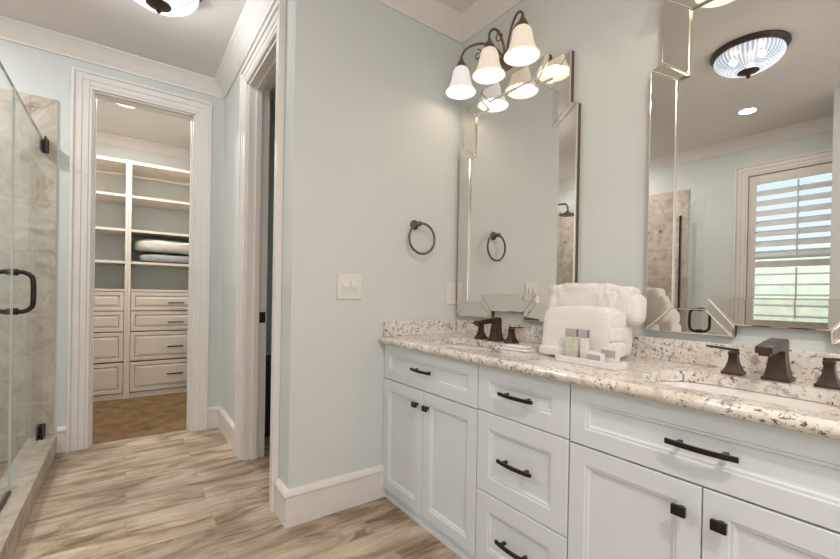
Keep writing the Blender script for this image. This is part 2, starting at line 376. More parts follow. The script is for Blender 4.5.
struct('added_window', boxes([(XR+.02, XR+.06, -2.27, -2.22, .93, 2.27), (XR+.02, XR+.06, -.98, -.93, .93, 2.27), (XR+.02, XR+.06, -2.22, -.98, .93, .98), (XR+.02, XR+.06, -2.22, -.98, 2.22, 2.27), (XR+.02, XR+.06, -2.22, -.98, 1.58, 1.62)]), M['trim'])  # invented window frame out of view, added to carry the fill lamp
struct('wall_closet_back', B(-3.70, -3.56, -2.62, -.63, 0, ZT), M['paint'])
struct('wall_closet_left', B(-3.56, XF-.12, -2.62, -2.50, 0, ZT), M['paint'])
struct('wall_closet_right', B(-3.56, XF-.12, -.75, -.63, 0, ZT), M['paint'])

# crown moulding: profile (distance from the wall, height)
CP = [(0, ZC), (.012, ZC), (.014, ZC+.012), (.028, ZC+.03), (.05, ZC+.06), (.075, ZC+.083), (.086, ZC+.09), (.092, ZC+.094), (.092, ZT), (0, ZT)]
tn = [0]
def sweep_wall(name, path, prof, m):
    """profile swept along a wall's path; wall face on the left-hand normal side, mitred corners"""
    bm = bmesh.new(); n = len(path); P = [Vector((*p, 0)) for p in path]; rings = []
    for i in range(n):
        def nr(a, b): d = (b-a).normalized(); return Vector((-d.y, d.x, 0))
        if i == 0: mvec = nr(P[0], P[1])
        elif i == n-1: mvec = nr(P[-2], P[-1])
        else:
            a, b = nr(P[i-1], P[i]), nr(P[i], P[i+1]); mvec = (a+b)/(1+a.dot(b))
        rings.append([bm.verts.new(P[i]+mvec*d+Vector((0, 0, z))) for d, z in prof])
    k = len(prof)
    for a, b in zip(rings, rings[1:]):
        for j in range(k): bm.faces.new((a[j], a[(j+1) % k], b[(j+1) % k], b[j]))
    bm.faces.new(rings[0][::-1]); bm.faces.new(rings[-1])
    return struct(name, bm, m)
# room interior lies to the left of a path walked counter-clockwise
sweep_wall('trim_1', [(XR, -2.78), (XR, 0), (0, 0), (0, YD), (XF, YD), (XF, YW), (XR, YW)], CP, M['trim'])
CPC = [(d*.8, z) for d, z in CP]
sweep_wall('trim_3', [(XF-.12, -.75), (-3.56, -.75), (-3.56, -2.50), (XF-.12, -2.50)], CPC, M['trim'])

# baseboards
BH = .172
BP = [(0, 0), (.016, 0), (.016, BH-.038), (.022, BH-.034), (.024, BH-.024), (.020, BH-.012), (.010, BH-.002), (0, BH)]
sweep_wall('baseboard_switch', [(0, -.49), (0, YD), (DX1+.104, YD)], BP, M['trim'])
sweep_wall('baseboard_doorway', [(DX0-.104, YD), (XF, YD), (XF, OY1+.1125)], BP, M['trim'])
sweep_wall('baseboard_far', [(XF, OY0-.1125), (XF, -2.0)], BP, M['trim'])
sweep_wall('baseboard_window', [(-.03, YW), (1.9, YW)], BP, M['trim'])

# door casings: stepped profile boards
def casing(name, parts):
    bm = bmesh.new()
    for a in parts: box(bm, *a, bev=.002, seg=1)
    return struct(name, bm, M['trim'])
def casing_x(name, y0, y1, zt, xw, cw=.112):
    """casing around an opening in a wall facing +x"""
    L = []
    for (d0, d1, t) in ((0, cw*.16, .016), (cw*.16, cw*.48, .019), (cw*.48, cw*.84, .023), (cw*.84, cw, .032)):
        L += [(xw, xw+t, y0-d1, y0-d0, 0, zt+d1), (xw, xw+t, y1+d0, y1+d1, 0, zt+d1), (xw, xw+t, y0-d0, y1+d0, zt+d0, zt+d1)]
    return casing(name, L)
casing_x('trim_4', OY0, OY1, OZ, XF)
struct('trim_5', boxes([(XF-.12, XF, OY0, OY0+.010, 0, OZ), (XF-.12, XF, OY1-.010, OY1, 0, OZ), (XF-.12, XF, OY0+.010, OY1-.010, OZ-.010, OZ),
                        (XF-.075, XF-.04, OY0+.010, OY0+.019, 0, OZ-.010), (XF-.075, XF-.04, OY1-.019, OY1-.010, 0, OZ-.010), (XF-.075, XF-.04, OY0+.019, OY1-.019, OZ-.022, OZ-.010)], bev=.0015), M['trim'])
def casing_y(name, x0, x1, zt, yw, cw=.107, sgn=-1, zb=0, bottom=False):
    L = []
    for (d0, d1, t) in ((0, cw*.16, .016), (cw*.16, cw*.48, .019), (cw*.48, cw*.84, .023), (cw*.84, cw, .032)):
        ya, yb = sorted((yw, yw+sgn*t))
        z0 = zb-d1 if bottom else zb
        L += [(x0-d1, x0-d0, ya, yb, z0, zt+d1), (x1+d0, x1+d1, ya, yb, z0, zt+d1), (x0-d0, x1+d0, ya, yb, zt+d0, zt+d1)]
        if bottom: L.append((x0-d0, x1+d0, ya, yb, zb-d1, zb-d0))
    return casing(name, L)
casing_y('trim_6', DX0, DX1, DZ, YD, cw=.102)
struct('trim_7', boxes([(DX0, DX0+.018, YD, DB, 0, DZ), (DX1-.018, DX1, YD, DB, 0, DZ), (DX0+.018, DX1-.018, YD, DB, DZ-.018, DZ),
                        (DX0+.018, DX0+.030, -.975, -.940, 0, DZ-.018), (DX1-.030, DX1-.018, -.975, -.940, 0, DZ-.018), (DX0+.03, DX1-.03, -.975, -.940, DZ-.03, DZ-.018)], bev=.0015), M['trim'])
casing_y('trim_8', WX0, WX1, WZ1, YW, cw=.107, sgn=1, zb=WZ0, bottom=True)

# window and plantation shutter
struct('window_1', boxes([(WX0, WX0+.035, YW-.10, YW-.07, WZ0, WZ1), (WX1-.035, WX1, YW-.10, YW-.07, WZ0, WZ1), (WX0, WX1, YW-.10, YW-.07, WZ1-.035, WZ1), (WX0, WX1, YW-.10, YW-.07, WZ0, WZ0+.035), (WX0, WX1, YW-.10, YW-.07, 1.50, 1.535)]), M['trim'])
struct('window_2', B(WX0+.03, WX1-.03, YW-.088, YW-.084, WZ0+.03, WZ1-.03), M['glass'])
sh_ = thing('plantation_shutter', 'white plantation shutter over the window seen in the right mirror', 'shutter', ((WX0+WX1)/2, YW-.02, WZ0))
sw_ = (WX1-WX0)/2-.004; hh = WZ1-WZ0
obj('shutter_frame', boxes([(-sw_, -sw_+.055, -.015, .015, .004, hh-.004), (sw_-.055, sw_, -.015, .015, .004, hh-.004), (-sw_+.055, sw_-.055, -.015, .015, hh-.09, hh-.004), (-sw_+.055, sw_-.055, -.015, .015, .004, .10), (-sw_+.055, sw_-.055, -.015, .015, .615, .675)], bev=.002), M['trim'], sh_)
zz = .145
while zz < hh-.12:
    if not (.56 < zz < .72):
        bm = bmesh.new(); ang = math.radians(-45 if zz > .65 else -8)
        pts = []
        for k in range(12):
            a = 2*PI*k/12; yy, z_ = .047*math.cos(a), .0065*math.sin(a)
            pts.append((yy*math.cos(ang)-z_*math.sin(ang), zz+yy*math.sin(ang)+z_*math.cos(ang)))
        prism(bm, pts, 'x', -sw_+.056, sw_-.056); obj('louver', bm, M['trim'], sh_)
    zz += .1
for z0, z1 in ((.12, .60), (.70, hh-.11)):
    obj('tilt_rod', B(-.006, .006, .049, .057, z0, z1, bev=.002), M['trim'], sh_)
# outdoors
struct('lawn', B(-14, 16, -30, YW-.6, -.5, -.4), M['grass'])
bm = bmesh.new(); cushion(bm, (0, 0, 0), (16, 2.0, 3.0), 4, .35, .9, 80, 24); tag(obj('hedge', bm, M['hedge'], loc=(-1.5, -13, .9), smooth=True), 'pale green hedge outside beyond the shuttered window', 'hedge')

# shower: tiled walls, curb
TZ = 2.31
struct('wall_tile_far', B(XF, XF+.010, YW+.010, -2.085, 0, TZ-.075), M['tile_y'])
bm = bmesh.new(); prism(bm, [(-2.085, 0), (-2.018, 0), (-2.018, TZ), (-2.085, TZ-.075)], 'x', XF, XF+.0125)
struct('trim_9', bm, M['tile_y'])
bm = bmesh.new(); prism(bm, [(-2.0865, TZ-.0735), (-2.0195, TZ), (YW, TZ), (YW, TZ-.0735)], 'x', XF, XF+.0125)
struct('trim_10', bm, M['tile_y'])
struct('wall_tile_back', B(XF+.010, -.04, YW, YW+.010, 0, TZ), M['tile_x'])
# diamond accents
for k in range(4):
    bm = bmesh.new(); cy = -2.95-.14*k; s = .022
    prism(bm, [(cy-s, 1.87), (cy, 1.87-s), (cy+s, 1.87), (cy, 1.87+s)], 'x', XF+.010, XF+.0125); struct('trim_accent_far', bm, M['tile_dark'])
for k in range(11):
    bm = bmesh.new(); cx = -.18-.14*k; s = .022
    prism(bm, [(cx-s, 1.87), (cx, 1.87-s), (cx+s, 1.87), (cx, 1.87+s)], 'y', YW+.010, YW+.0125); struct('trim_accent_back', bm, M['tile_dark'])
CH = .124
struct('trim_curb', boxes([(XF+.001, -.04, -2.14, -2.0, 0, CH), (-.18, -.04, YW+.012, -2.14, 0, CH)], bev=.004), M['stone'])

# ------------------------------------------------------------------ shower doors
GT = 2.015; GY = -2.075
sd1 = thing('shower_door', 'frameless glass shower door hinged on the tiled wall beside the closet', 'shower door', (-1.285, GY, CH))
obj('glass_pane', B(-.380, .500, -.005, .005, .012, GT-CH), M['glass'], sd1)
obj('edge_seal', B(.500, .503, -.005, .005, .012, GT-CH), M['glass_edge'], sd1)
def pull(parent, x, z, half=.105, pr=.072, r=.0105, axis='y'):
    h = None
    for s in (-1, 1):
        pts = [(0, s*.005, half-.012), (0, s*pr*.55, half-.012), (0, s*pr*.9, half-.03), (0, s*pr, half-.06), (0, s*pr, -half+.06), (0, s*pr*.9, -half+.03), (0, s*pr*.55, -half+.012), (0, s*.005, -half+.012)]
        bm = bmesh.new(); tube(bm, spline(pts, 6), r, 12)
        for zz in (half-.012, -half+.012):
            for d in (.006, .016): lathe(bm, [(0, s*(d-.004)), (.016, s*(d-.004)), (.016, s*(d+.004)), (0, s*(d+.004))], (0, 0, zz), 16, axis='y')
        if axis == 'x': bmesh.ops.rotate(bm, verts=bm.verts[:], cent=(0, 0, 0), matrix=Matrix.Rotation(PI/2, 3, 'Z'))
        obj('pull_handle', bm, M['bronze'], parent, True, (x, 0, z))
obj('top_edge', B(-.380, .503, -.005, .005, GT-CH, GT-CH+.003), M['glass_edge'], sd1)
pull(sd1, .482, 1.066-CH)
for z in (2.0-CH, .165-CH):
    bm = bmesh.new(); box(bm, -.385, -.31, .006, .016, z-.045, z+.045, bev=.003); box(bm, -.385, -.31, -.016, -.006, z-.045, z+.045, bev=.003); box(bm, -.387, -.381, -.02, .02, z-.045, z+.045, bev=.003)
    obj('hinge', bm, M['bronze'], sd1)
sp1 = thing('glass_screen', 'fixed clear glass shower screen on the curb at the left edge', 'glass screen', (-.48, GY, CH))
obj('glass_pane', B(-.295, .36, -.005, .005, .013, GT-CH), M['glass'], sp1)
obj('edge_seal', B(-.295, .36, -.005, .005, GT-CH, GT-CH+.003), M['glass_edge'], sp1)
obj('bottom_channel', B(-.295, .36, -.009, .009, 0, .012), M['steel'], sp1)
sd2 = thing('shower_door', 'second glass shower door standing open beside the window wall, seen in the right mirror', 'shower door', (-.10, -3.39, CH), math.atan2(1.05, .60))
obj('glass_pane', B(.02, 1.19, -.005, .005, .03, GT-CH), M['glass'], sd2)
obj('hinge_channel', B(0, .02, -.012, .012, .001, GT-CH), M['bronze'], sd2)
pull(sd2, 1.13, .91-CH)
# shower head
hd = thing('rain_shower', 'dark round rain shower head on a bent arm inside the shower', 'shower head', (XF+.010, -2.83, 2.10))
bm = bmesh.new(); tube(bm, spline([(.0, 0, .13), (.25, 0, .15), (.47, 0, .15), (.53, 0, .12), (.54, 0, .05)], 6), .011, 10); obj('arm', bm, M['bronze'], hd, True)
bm = bmesh.new(); lathe(bm, [(0, .06), (.02, .055), (.03, .03), (.10, .012), (.105, 0), (0, -.004)], (.54, 0, 0), 28); obj('spray_head', bm, M['bronze'], hd, True)
bm = bmesh.new(); lathe(bm, [(0, 0), (.03, 0), (.03, .006), (.012, .012), (0, .012)], (0, 0, .13), 20, axis='x'); obj('flange', bm, M['bronze'], hd, True)

# ------------------------------------------------------------------ vanity
YV, YC = -.516, -.555
ZB, ZG, ZTOP = .052, .638, .822
CZ0, CZ1 = .826, .860
def pull_bar(parent, x, z, w=.152):
    bm = bmesh.new()
    n = 10; prev = None
    top = []; 
    for i in range(n+1):
        t = -1+2*i/n; xx = t*w/2; yy = -.030+.008*t*t
        hw = .006
        ring = [bm.verts.new((xx, yy-.004, -hw)), bm.verts.new((xx, yy+.004, -hw)), bm.verts.new((xx, yy+.004, hw)), bm.verts.new((xx, yy-.004, hw))]
        if prev:
            for k in range(4): bm.faces.new((prev[k], prev[(k+1) % 4], ring[(k+1) % 4], ring[k]))
        else: bm.faces.new(ring[::-1])
        prev = ring
    bm.faces.new(prev)
    for sx_ in (-.048, .048): box(bm, sx_-.005, sx_+.005, -.027, 0, -.005, .005)
    return obj('pull', bm, M['bronze'], parent, False, (x, 0, z))
def knob(parent, x, z):
    bm = bmesh.new(); box(bm, -.005, .005, -.018, 0, -.006, .006); box(bm, -.016, .016, -.029, -.017, -.0125, .0125, bev=.002)
    return obj('knob', bm, M['bronze'], parent, False, (x, 0, z))
def cab_front(parent, name, x0, x1, z0, z1, s=.05):
    bm = bmesh.new(); front(bm, (0, 0, 0), (1, 0, 0), (0, 0, 1), (0, -1, 0), x1-x0, z1-z0, SHAKER(s), .019)
    return obj(name, bm, M['cab'], parent, False, (x0, YV, z0))
def cabinet(label, x0, x1, kind):
    t = thing('vanity_cabinet', label, 'cabinet', ((x0+x1)/2, 0, 0), 0, None)
    ox = (x0+x1)/2
    a, b = x0-ox+.0005, x1-ox-.0005; g = .002
    bm = bmesh.new()
    top = CZ0-.0005
    # open-topped carcass: sides, bottom, back, face rails
    for q in ((a, a+.018, YV+.0195, -.001, ZB, top), (b-.018, b, YV+.0195, -.001, ZB, top), (a+.018, b-.018, YV+.0195, -.001, ZB, ZB+.018), (a+.018, b-.018, -.012, -.001, ZB+.018, top),
              (a+.018, b-.018, YV+.0195, YV+.04, top-.035, top), (a+.018, b-.018, YV+.0195, YV+.04, ZG-.02, ZG+.02)): box(bm, *q)
    obj('carcass', bm, M['cabgap'], t)
    obj('toe_kick', boxes([(a, b, YV+.020, YV+.034, 0, ZB), (a, b, YV+.010, YV+.020, 0, .022)], bev=.001), M['cab'], t)
    L, R_ = a+g, b-g
    if kind == 'sink':
        f = cab_front(t, 'drawer_front', L, R_, ZG+.003, ZTOP, .05); pull_bar(f, (R_-L)/2, .736-ZG-.006)
        mid = (L+R_)/2
        d = cab_front(t, 'door', L, mid-.0015, ZB+.002, ZG-.002, .052); knob(d, mid-L-.042, .568-ZB)
        d = cab_front(t, 'door', mid+.0015, R_, ZB+.002, ZG-.002, .052); knob(d, .040, .568-ZB)
    else:
        for z0, z1 in ((ZG+.006, ZTOP), (.334, ZG+.002), (ZB+.002, .330)):
            f = cab_front(t, 'drawer', L, R_, z0, z1, .060); pull_bar(f, (R_-L)/2, (z1-z0)/2 if z1 < .8 else .732-z0)
    return t
cabinet('white sink cabinet with two doors against the switch wall, under the left mirror', 0.001, .719, 'sink')
cabinet('white three-drawer vanity cabinet between the two sink cabinets', .719, 1.127, 'drawers')
cabinet('white sink cabinet with two doors nearest the camera, under the right mirror', 1.127, 1.850, 'sink')

# counter with two sink cut-outs
SINKS = [(.435, -.322, .225, .150), (1.505, -.325, .225, .150)]
def rrect(cx, cy, a, b, r, n=7):
    out = []
    for sx_, sy_, a0 in ((1, 1, 0), (-1, 1, PI/2), (-1, -1, PI), (1, -1, 3*PI/2)):
        for k in range(n+1):
            t = a0+PI/2*k/n; out.append((cx+sx_*(a-r)+r*math.cos(t), cy+sy_*(b-r)+r*math.sin(t)))
    return out
ct = thing('countertop', 'speckled cream granite countertop running over all the vanity cabinets', 'countertop', (0, 0, 0))
bm = bmesh.new(); X1 = 1.90
loops = [[(.0005, YC+.03), (X1, YC+.03), (X1, -.0005), (.0005, -.0005)]]+[rrect(*s, .11) for s in SINKS]
edges = []
for lp in loops:
    vs = [bm.verts.new((x, y, CZ1)) for x, y in lp]
    for i in range(len(vs)): edges.append(bm.edges.new((vs[i], vs[(i+1) % len(vs)])))
r_ = bmesh.ops.triangle_fill(bm, edges=edges, use_beauty=True)
fs = [f for f in bm.faces]
ex = bmesh.ops.extrude_face_region(bm, geom=fs)
bmesh.ops.translate(bm, vec=(0, 0, CZ0-CZ1), verts=[v for v in ex['geom'] if isinstance(v, bmesh.types.BMVert)])
# rounded front edge
yc, zm, rr = YC+.017, (CZ0+CZ1)/2, (CZ1-CZ0)/2
pts = [(YC+.03, CZ0), (YC+.03, CZ1)]+[(yc-.017*math.sin(PI*k/10), zm+rr*math.cos(PI*k/10)) for k in range(11)]
prism(bm, pts, 'x', .0005, X1)
obj('slab', bm, M['granite'], ct)
SZ = .942
tag(obj('backsplash', B(.021, X1, -.0205, -.0005, CZ1+.0002, SZ, bev=.002), M['granite']), 'long speckled granite backsplash strip under the two mirrors', 'backsplash')
tag(obj('side_splash', B(.0005, .0205, YC+.03, -.0005, CZ1+.0002, SZ, bev=.002), M['granite']), 'short speckled granite splash strip against the switch wall', 'backsplash')
def sink(label, cx, cy, a, b):
    t = thing('sink_basin', label, 'sink', (cx, cy, CZ0-.001))
    bm = bmesh.new()
    prof = [(0, -.001), (.004, -.02), (.012, -.06), (.03, -.10), (.07, -.122), (.12, -.13)]
    rings = []
    for off, z in [(-.008, -.001)]+prof:
        rings.append([bm.verts.new((x, y, z)) for x, y in rrect(0, 0, a-off+.003, b-off+.003, max(.11-off, .012))])
    for o2, z in ((.118, -.142), (.06, -.134), (.02, -.10), (-.004, -.05), (-.008, -.012)):
        rings.append([bm.verts.new((x, y, z)) for x, y in rrect(0, 0, a-o2+.003, b-o2+.003, max(.11-o2, .012))])
    n = len(rings[0])
    for i in range(len(rings)):
        p, q = rings[i], rings[(i+1) % len(rings)]
        if i == 6: bm.faces.new(p); bm.faces.new(q); continue
        for k in range(n): bm.faces.new((p[k], p[(k+1) % n], q[(k+1) % n], q[k]))
    obj('bowl', bm, M['porcelain'], t, True)
    bm = bmesh.new(); lathe(bm, [(0, -.128), (.022, -.128), (.022, -.125), (.012, -.124), (0, -.123)], (0, 0, 0), 20); obj('drain', bm, M['bronze'], t, True)
sink('white undermount sink basin below the left mirror', *SINKS[0])
sink('white undermount sink basin below the right mirror', *SINKS[1])

# widespread faucets
def flare(bm, c, w0, w1, d0, d1, h, n=8, curve=2.2):
    P = []
    for i in range(n+1):
        t = i/n; k = (1-t)**curve; w = w1+(w0-w1)*k; d = d1+(d0-d1)*k
        P.append([bm.verts.new((c[0]+sx_*w/2, c[1]+sy_*d/2, c[2]+h*t)) for sx_, sy_ in ((-1, -1), (1, -1), (1, 1), (-1, 1))])
    for a, b in zip(P, P[1:]):
        for k in range(4): bm.faces.new((a[k], a[(k+1) % 4], b[(k+1) % 4], b[k]))
    bm.faces.new(P[0][::-1]); bm.faces.new(P[-1])
def faucet(label, x):
    t = thing('faucet', label, 'faucet', (x, -.118, CZ1+.0003))
    bm = bmesh.new()
    flare(bm, (0, 0, .008), .056, .036, .056, .038, .088); box(bm, -.0325, .0325, -.0325, .0325, 0, .010, bev=.002)
    # arm: block that leans forward and widens at its mouth
    ap = [(.020, .090), (.021, .106), (.014, .117), (.000, .120), (-.06, .114), (-.125, .106), (-.138, .104), (-.140, .101), (-.140, .086), (-.124, .085), (-.060, .090), (-.030, .086)]
    prism(bm, ap, 'x', -.0185, .0185); box(bm, -.012, .012, -.137, -.115, .079, .086)
    obj('spout', bm, M['faucet'], t)
    for s in (-1, 1):
        bm = bmesh.new(); box(bm, -.026, .026, -.026, .026, 0, .009, bev=.002)
        flare(bm, (0, 0, .009), .046, .021, .046, .021, .052); box(bm, -.0125, .0125, -.0125, .0125, .060, .070, bev=.002)
        h = obj('handle', bm, M['faucet'], t, False, (s*.105, -.004, 0))
        bm = bmesh.new(); hexa(bm, [(s*-.012, -.008, .0705), (s*-.012, .008, .0705), (s*-.012, .008, .078), (s*-.012, -.008, .078)], [(s*.072, -.006, .077), (s*.072, .006, .077), (s*.072, .006, .082), (s*.072, -.006, .082)])
        obj('lever', bm, M['faucet'], h)
faucet('dark bronze widespread faucet at the left sink', .435)
faucet('dark bronze widespread faucet at the right sink', 1.535)

# ------------------------------------------------------------------ mirrors
def vanity_mirror(label, x0):
    Wm, fwid = .785, .094
    t = thing('wall_mirror', label, 'mirror', (x0, 0, 0))
    zb, zbi, zcb, zct = .967, .1*0+1.056, 1.005, 1.096
    s = .039
    zso, zsi = 1.955, 1.884           # where the lower side panels end
    zto, zti = 2.206, 2.118
    zuo, zui = 2.246, 2.160
    YB, YM, YP = -.0005, -.020, -.030
    # backing board with the outline of the whole mirror
    out = [(0, zb), (.279, zb), (.279+.002, zcb), (Wm-.281, zcb), (Wm-.279, zb), (Wm, zb), (Wm, zso), (Wm-s, zso+.015), (Wm-s, zto), (Wm-.16, zto), (Wm-.16, zuo), (.16, zuo), (.16, zto), (s, zto), (s, zso+.015), (0, zso)]
    bm = bmesh.new(); prism(bm, out, 'y', YM+.002, YB); obj('backing', bm, M['mirror_edge'], t)
    inn = [(fwid, zbi), (.199, zbi), (.204, zct), (Wm-.204, zct), (Wm-.199, zbi), (Wm-fwid, zbi), (Wm-fwid, zsi), (Wm-fwid-s, zsi), (Wm-fwid-s, zti), (Wm-.24, zti), (Wm-.24, zui), (.24, zui), (.24, zti), (fwid+s, zti), (fwid+s, zsi), (fwid, zsi)]
    bm = bmesh.new(); prism(bm, inn, 'y', YM, YM+.0015); obj('center_glass', bm, M['mirror'], t)
    polys = [
        [(0, zb), (fwid, zbi), (fwid, zsi), (0, zso)],                                   # lower side
        [(0, zso), (fwid, zsi), (fwid+s, zsi), (s, zso+.015)],                             # step at the side
        [(s, zso+.015), (fwid+s, zsi), (fwid+s, zti), (s, zto)],                           # upper side
        [(s, zto), (fwid+s, zti), (.24, zti), (.16, zto)],                                 # top corner piece
        [(.16, zto), (.24, zti), (.24, zui), (.16, zuo)],                                  # step at the top
        [(0, zb), (.279, zb), (.199, zbi), (fwid, zbi)],                                   # bottom corner piece
        [(.279, zb), (.281, zcb), (.204, zct), (.199, zbi)],                               # step at the bottom
    ]
    allp = []
    for q in polys:
        allp += [q, [(Wm-x, z) for x, z in q][::-1]]
    allp += [[(.16, zuo), (.24, zui), (Wm-.24, zui), (Wm-.16, zuo)], [(.281, zcb), (Wm-.281, zcb), (Wm-.204, zct), (.204, zct)]]
    for q in allp:
        c = Vector((sum(p[0] for p in q)/4, sum(p[1] for p in q)/4))
        bm = bmesh.new()
        def ins(k):
            r = []
            for i in range(4):
                p = Vector(q[i]); a = (Vector(q[i-1])-p).normalized(); b = (Vector(q[(i+1) % 4])-p).normalized()
                sn = max(abs(a.x*b.y-a.y*b.x), .35); r.append(p+(a+b)*k/sn)
            return r
        r0, r1, r2 = [Vector(p) for p in q], ins(.0006), ins(.0042)
        lay = [[bm.verts.new((p.x, y, p.y)) for p in r] for r, y in ((r1, YM-.0005), (r1, YP+.002), (r2, YP))]
        bm.faces.new(lay[0][::-1]); bm.faces.new(lay[2])
        for li, (a, b) in enumerate(zip(lay, lay[1:])):
            for k in range(4):
                f = bm.faces.new((a[k], a[(k+1) % 4], b[(k+1) % 4], b[k])); f.material_index = 1
        obj('bevelled_panel', bm, [M['mirror_panel'], M['mirror_bevel']], t)
    return t
vanity_mirror('stepped-frame mirror over the left sink, next to the towel ring', .027)
vanity_mirror('stepped-frame mirror over the right sink, reflecting the shuttered window', 1.122)

# ------------------------------------------------------------------ vanity sconces
def sconce(label, xc, cool_first):
    t = thing('vanity_sconce', label, 'wall light', (xc, 0, 2.352))
    bm = bmesh.new(); lathe(bm, [(0, -.0005), (.058, -.0005), (.058, -.010), (.045, -.018), (.02, -.026), (.014, -.04), (0, -.042)], (0, 0, 0), 28, axis='y')
    for v in bm.verts: v.co.x *= 1.25
    obj('back_plate', bm, M['sconce_metal'], t, True)
    for i, dx in enumerate((-.214, 0, .214)):
        py = -.152
        # arm
        if dx: pts = [(dx*.06, -.035, .0), (dx*.22, -.06, .055), (dx*.52, -.10, .098), (dx*.84, -.14, .092), (dx, py, .058), (dx, py, .038)]
        else: pts = [(0, -.035, 0), (0, -.05, .06), (0, -.085, .108), (0, -.125, .108), (0, py, .075), (0, py, .038)]
        bm = bmesh.new(); tube(bm, spline(pts, 8), .0062, 10)
        arm = obj('arm', bm, M['sconce_metal'], t, True)
        if True:
            sc = []; sg_ = math.copysign(1, dx) if dx else 1; sxx = dx*.66 if dx else .020; szz = .050 if dx else .072
            for k in range(26):
                a = k/25*2.3*PI; r = .030*(1-k/25*.72)
                sc.append((sxx+sg_*(r*math.cos(a+PI*.5)), -.098, szz+r*math.sin(a+PI*.5)))
            bm = bmesh.new(); tube(bm, sc, .0034, 8); obj('scroll', bm, M['sconce_metal'], arm, True)
        bm = bmesh.new(); lathe(bm, [(0, .048), (.009, .046), (.010, .034), (.017, .030), (.016, .022), (.026, .012), (.030, -.004), (0, -.004)], (dx, py, 0), 20); obj('socket_cap', bm, M['sconce_metal'], arm, True)
        prof = [(.026, 0), (.037, -.008), (.045, -.025), (.049, -.050), (.054, -.076), (.062, -.100), (.073, -.121), (.082, -.131), (.084, -.137)]
        bm = bmesh.new(); shell(bm, prof, .004, (0, 0, 0), 72, 18, .008)
        shd = obj('shade', bm, M['shade_cool'] if (i == 0 and cool_first) else M['shade_warm'], t, True, (dx, py, -.004))
        bm = bmesh.new(); lathe(bm, [(0, -.105), (.012, -.103), (.022, -.092), (.026, -.076), (.020, -.055), (.012, -.04), (.012, -.006), (0, -.006)], (0, 0, .012), 20); obj('bulb', bm, M['bulb'], shd, True)
        ld = bpy.data.lights.new('sconce_bulb_light', 'POINT'); ld.energy = P_SCONCE; ld.shadow_soft_size = .03; ld.color = (1, .80, .60)
        lo = bpy.data.objects.new('sconce_bulb_light', ld); COL.objects.link(lo); lo.location = (dx, py, -.122); lo.parent = t
    return t
sconce('three-shade bronze sconce above the left mirror', .382, True)
sconce('three-shade bronze sconce above the right mirror, only its shades reflected', 1.52, False)

# ------------------------------------------------------------------ ceiling lights
def flush_light(label, x, y, power, tint):
    t = thing('ceiling_light', label, 'ceiling light', (x, y, ZT-.0005))
    bm = bmesh.new(); lathe(bm, [(0, 0), (.205, 0), (.207, -.010), (.200, -.022), (.185, -.030), (0, -.030)], (0, 0, 0), 48); obj('ceiling_plate', bm, M['sconce_metal_dark'], t, True)
    prof = [(.178, -.0305), (.184, -.045), (.180, -.066), (.160, -.092), (.125, -.115), (.085, -.131), (.05, -.139)]
    bm = bmesh.new(); shell(bm, prof, .004, (0, 0, 0), 184, 46, .010); obj('glass_bowl', bm, M['bowl'], t, True)
    bm = bmesh.new(); lathe(bm, [(0, -.136), (.052, -.134), (.058, -.140), (.04, -.150), (.014, -.156), (.008, -.164), (.012, -.170), (.012, -.176), (.006, -.183), (0, -.184)], (0, 0, 0), 28); obj('finial', bm, M['sconce_metal_dark'], t, True)
    for q in range(3):
        ld = bpy.data.lights.new('ceiling_bulb_light', 'POINT'); ld.energy = power/3; ld.shadow_soft_size = .02; ld.color = tint
        lo = bpy.data.objects.new('ceiling_bulb_light', ld); COL.objects.link(lo); lo.location = (.085*math.cos(q*2.094+.4), .085*math.sin(q*2.094+.4), -.070); lo.parent = t
M['sconce_metal_dark'] = mat('dark_brown_bronze', (.085, .06, .05), .45, .6, var=.2, scale=30)
flush_light('ribbed glass flush ceiling light above the closet door end, cut by the top edge', -.665, -1.52, P_CEIL, (.98, .99, 1))
flush_light('ribbed glass flush ceiling light reflected in the right mirror', .965, -1.66, P_CEIL*.21, (1, .74, .52))
def downlight(label, x, y, p, tint=(1, .92, .84), r=.062):
    t = thing('downlight', label, 'downlight', (x, y, ZT-.0004))
    bm = bmesh.new(); lathe(bm, [(r, 0), (r+.016, 0), (r+.016, -.004), (r, -.006), (r, 0)], (0, 0, 0), 32); obj('ring_trim', bm, M['trim'], t, True)
    bm = bmesh.new(); lathe(bm, [(0, 0), (r-.001, 0), (r-.001, -.003), (0, -.003)], (0, 0, 0), 32); obj('lens', bm, M['lens'], t, True)
    ld = bpy.data.lights.new('downlight_lamp', 'AREA'); ld.shape = 'DISK'; ld.size = r*1.8; ld.energy = p; ld.color = tint
    lo = bpy.data.objects.new('downlight_lamp', ld); COL.objects.link(lo); lo.location = (0, 0, -.006); lo.parent = t
downlight('recessed downlight reflected near the top of the right mirror', .677, -2.70, P_DOWN*.15)
downlight('recessed downlight in the closet ceiling', -2.53, -1.66, P_CLOSET, r=.085)
downlight('added unseen downlight over the shower, brightening the far end', -.95, -2.85, P_DOWN*.75, (1, 1, 1))  # extra lamp out of view, added to lift the far wall and shower
downlight('added unseen downlight behind the camera by the right wall, filling the room', 2.45, -1.45, P_DOWN*1.0, (1, .84, .72))  # unseen fill lamp, added to even out the room light

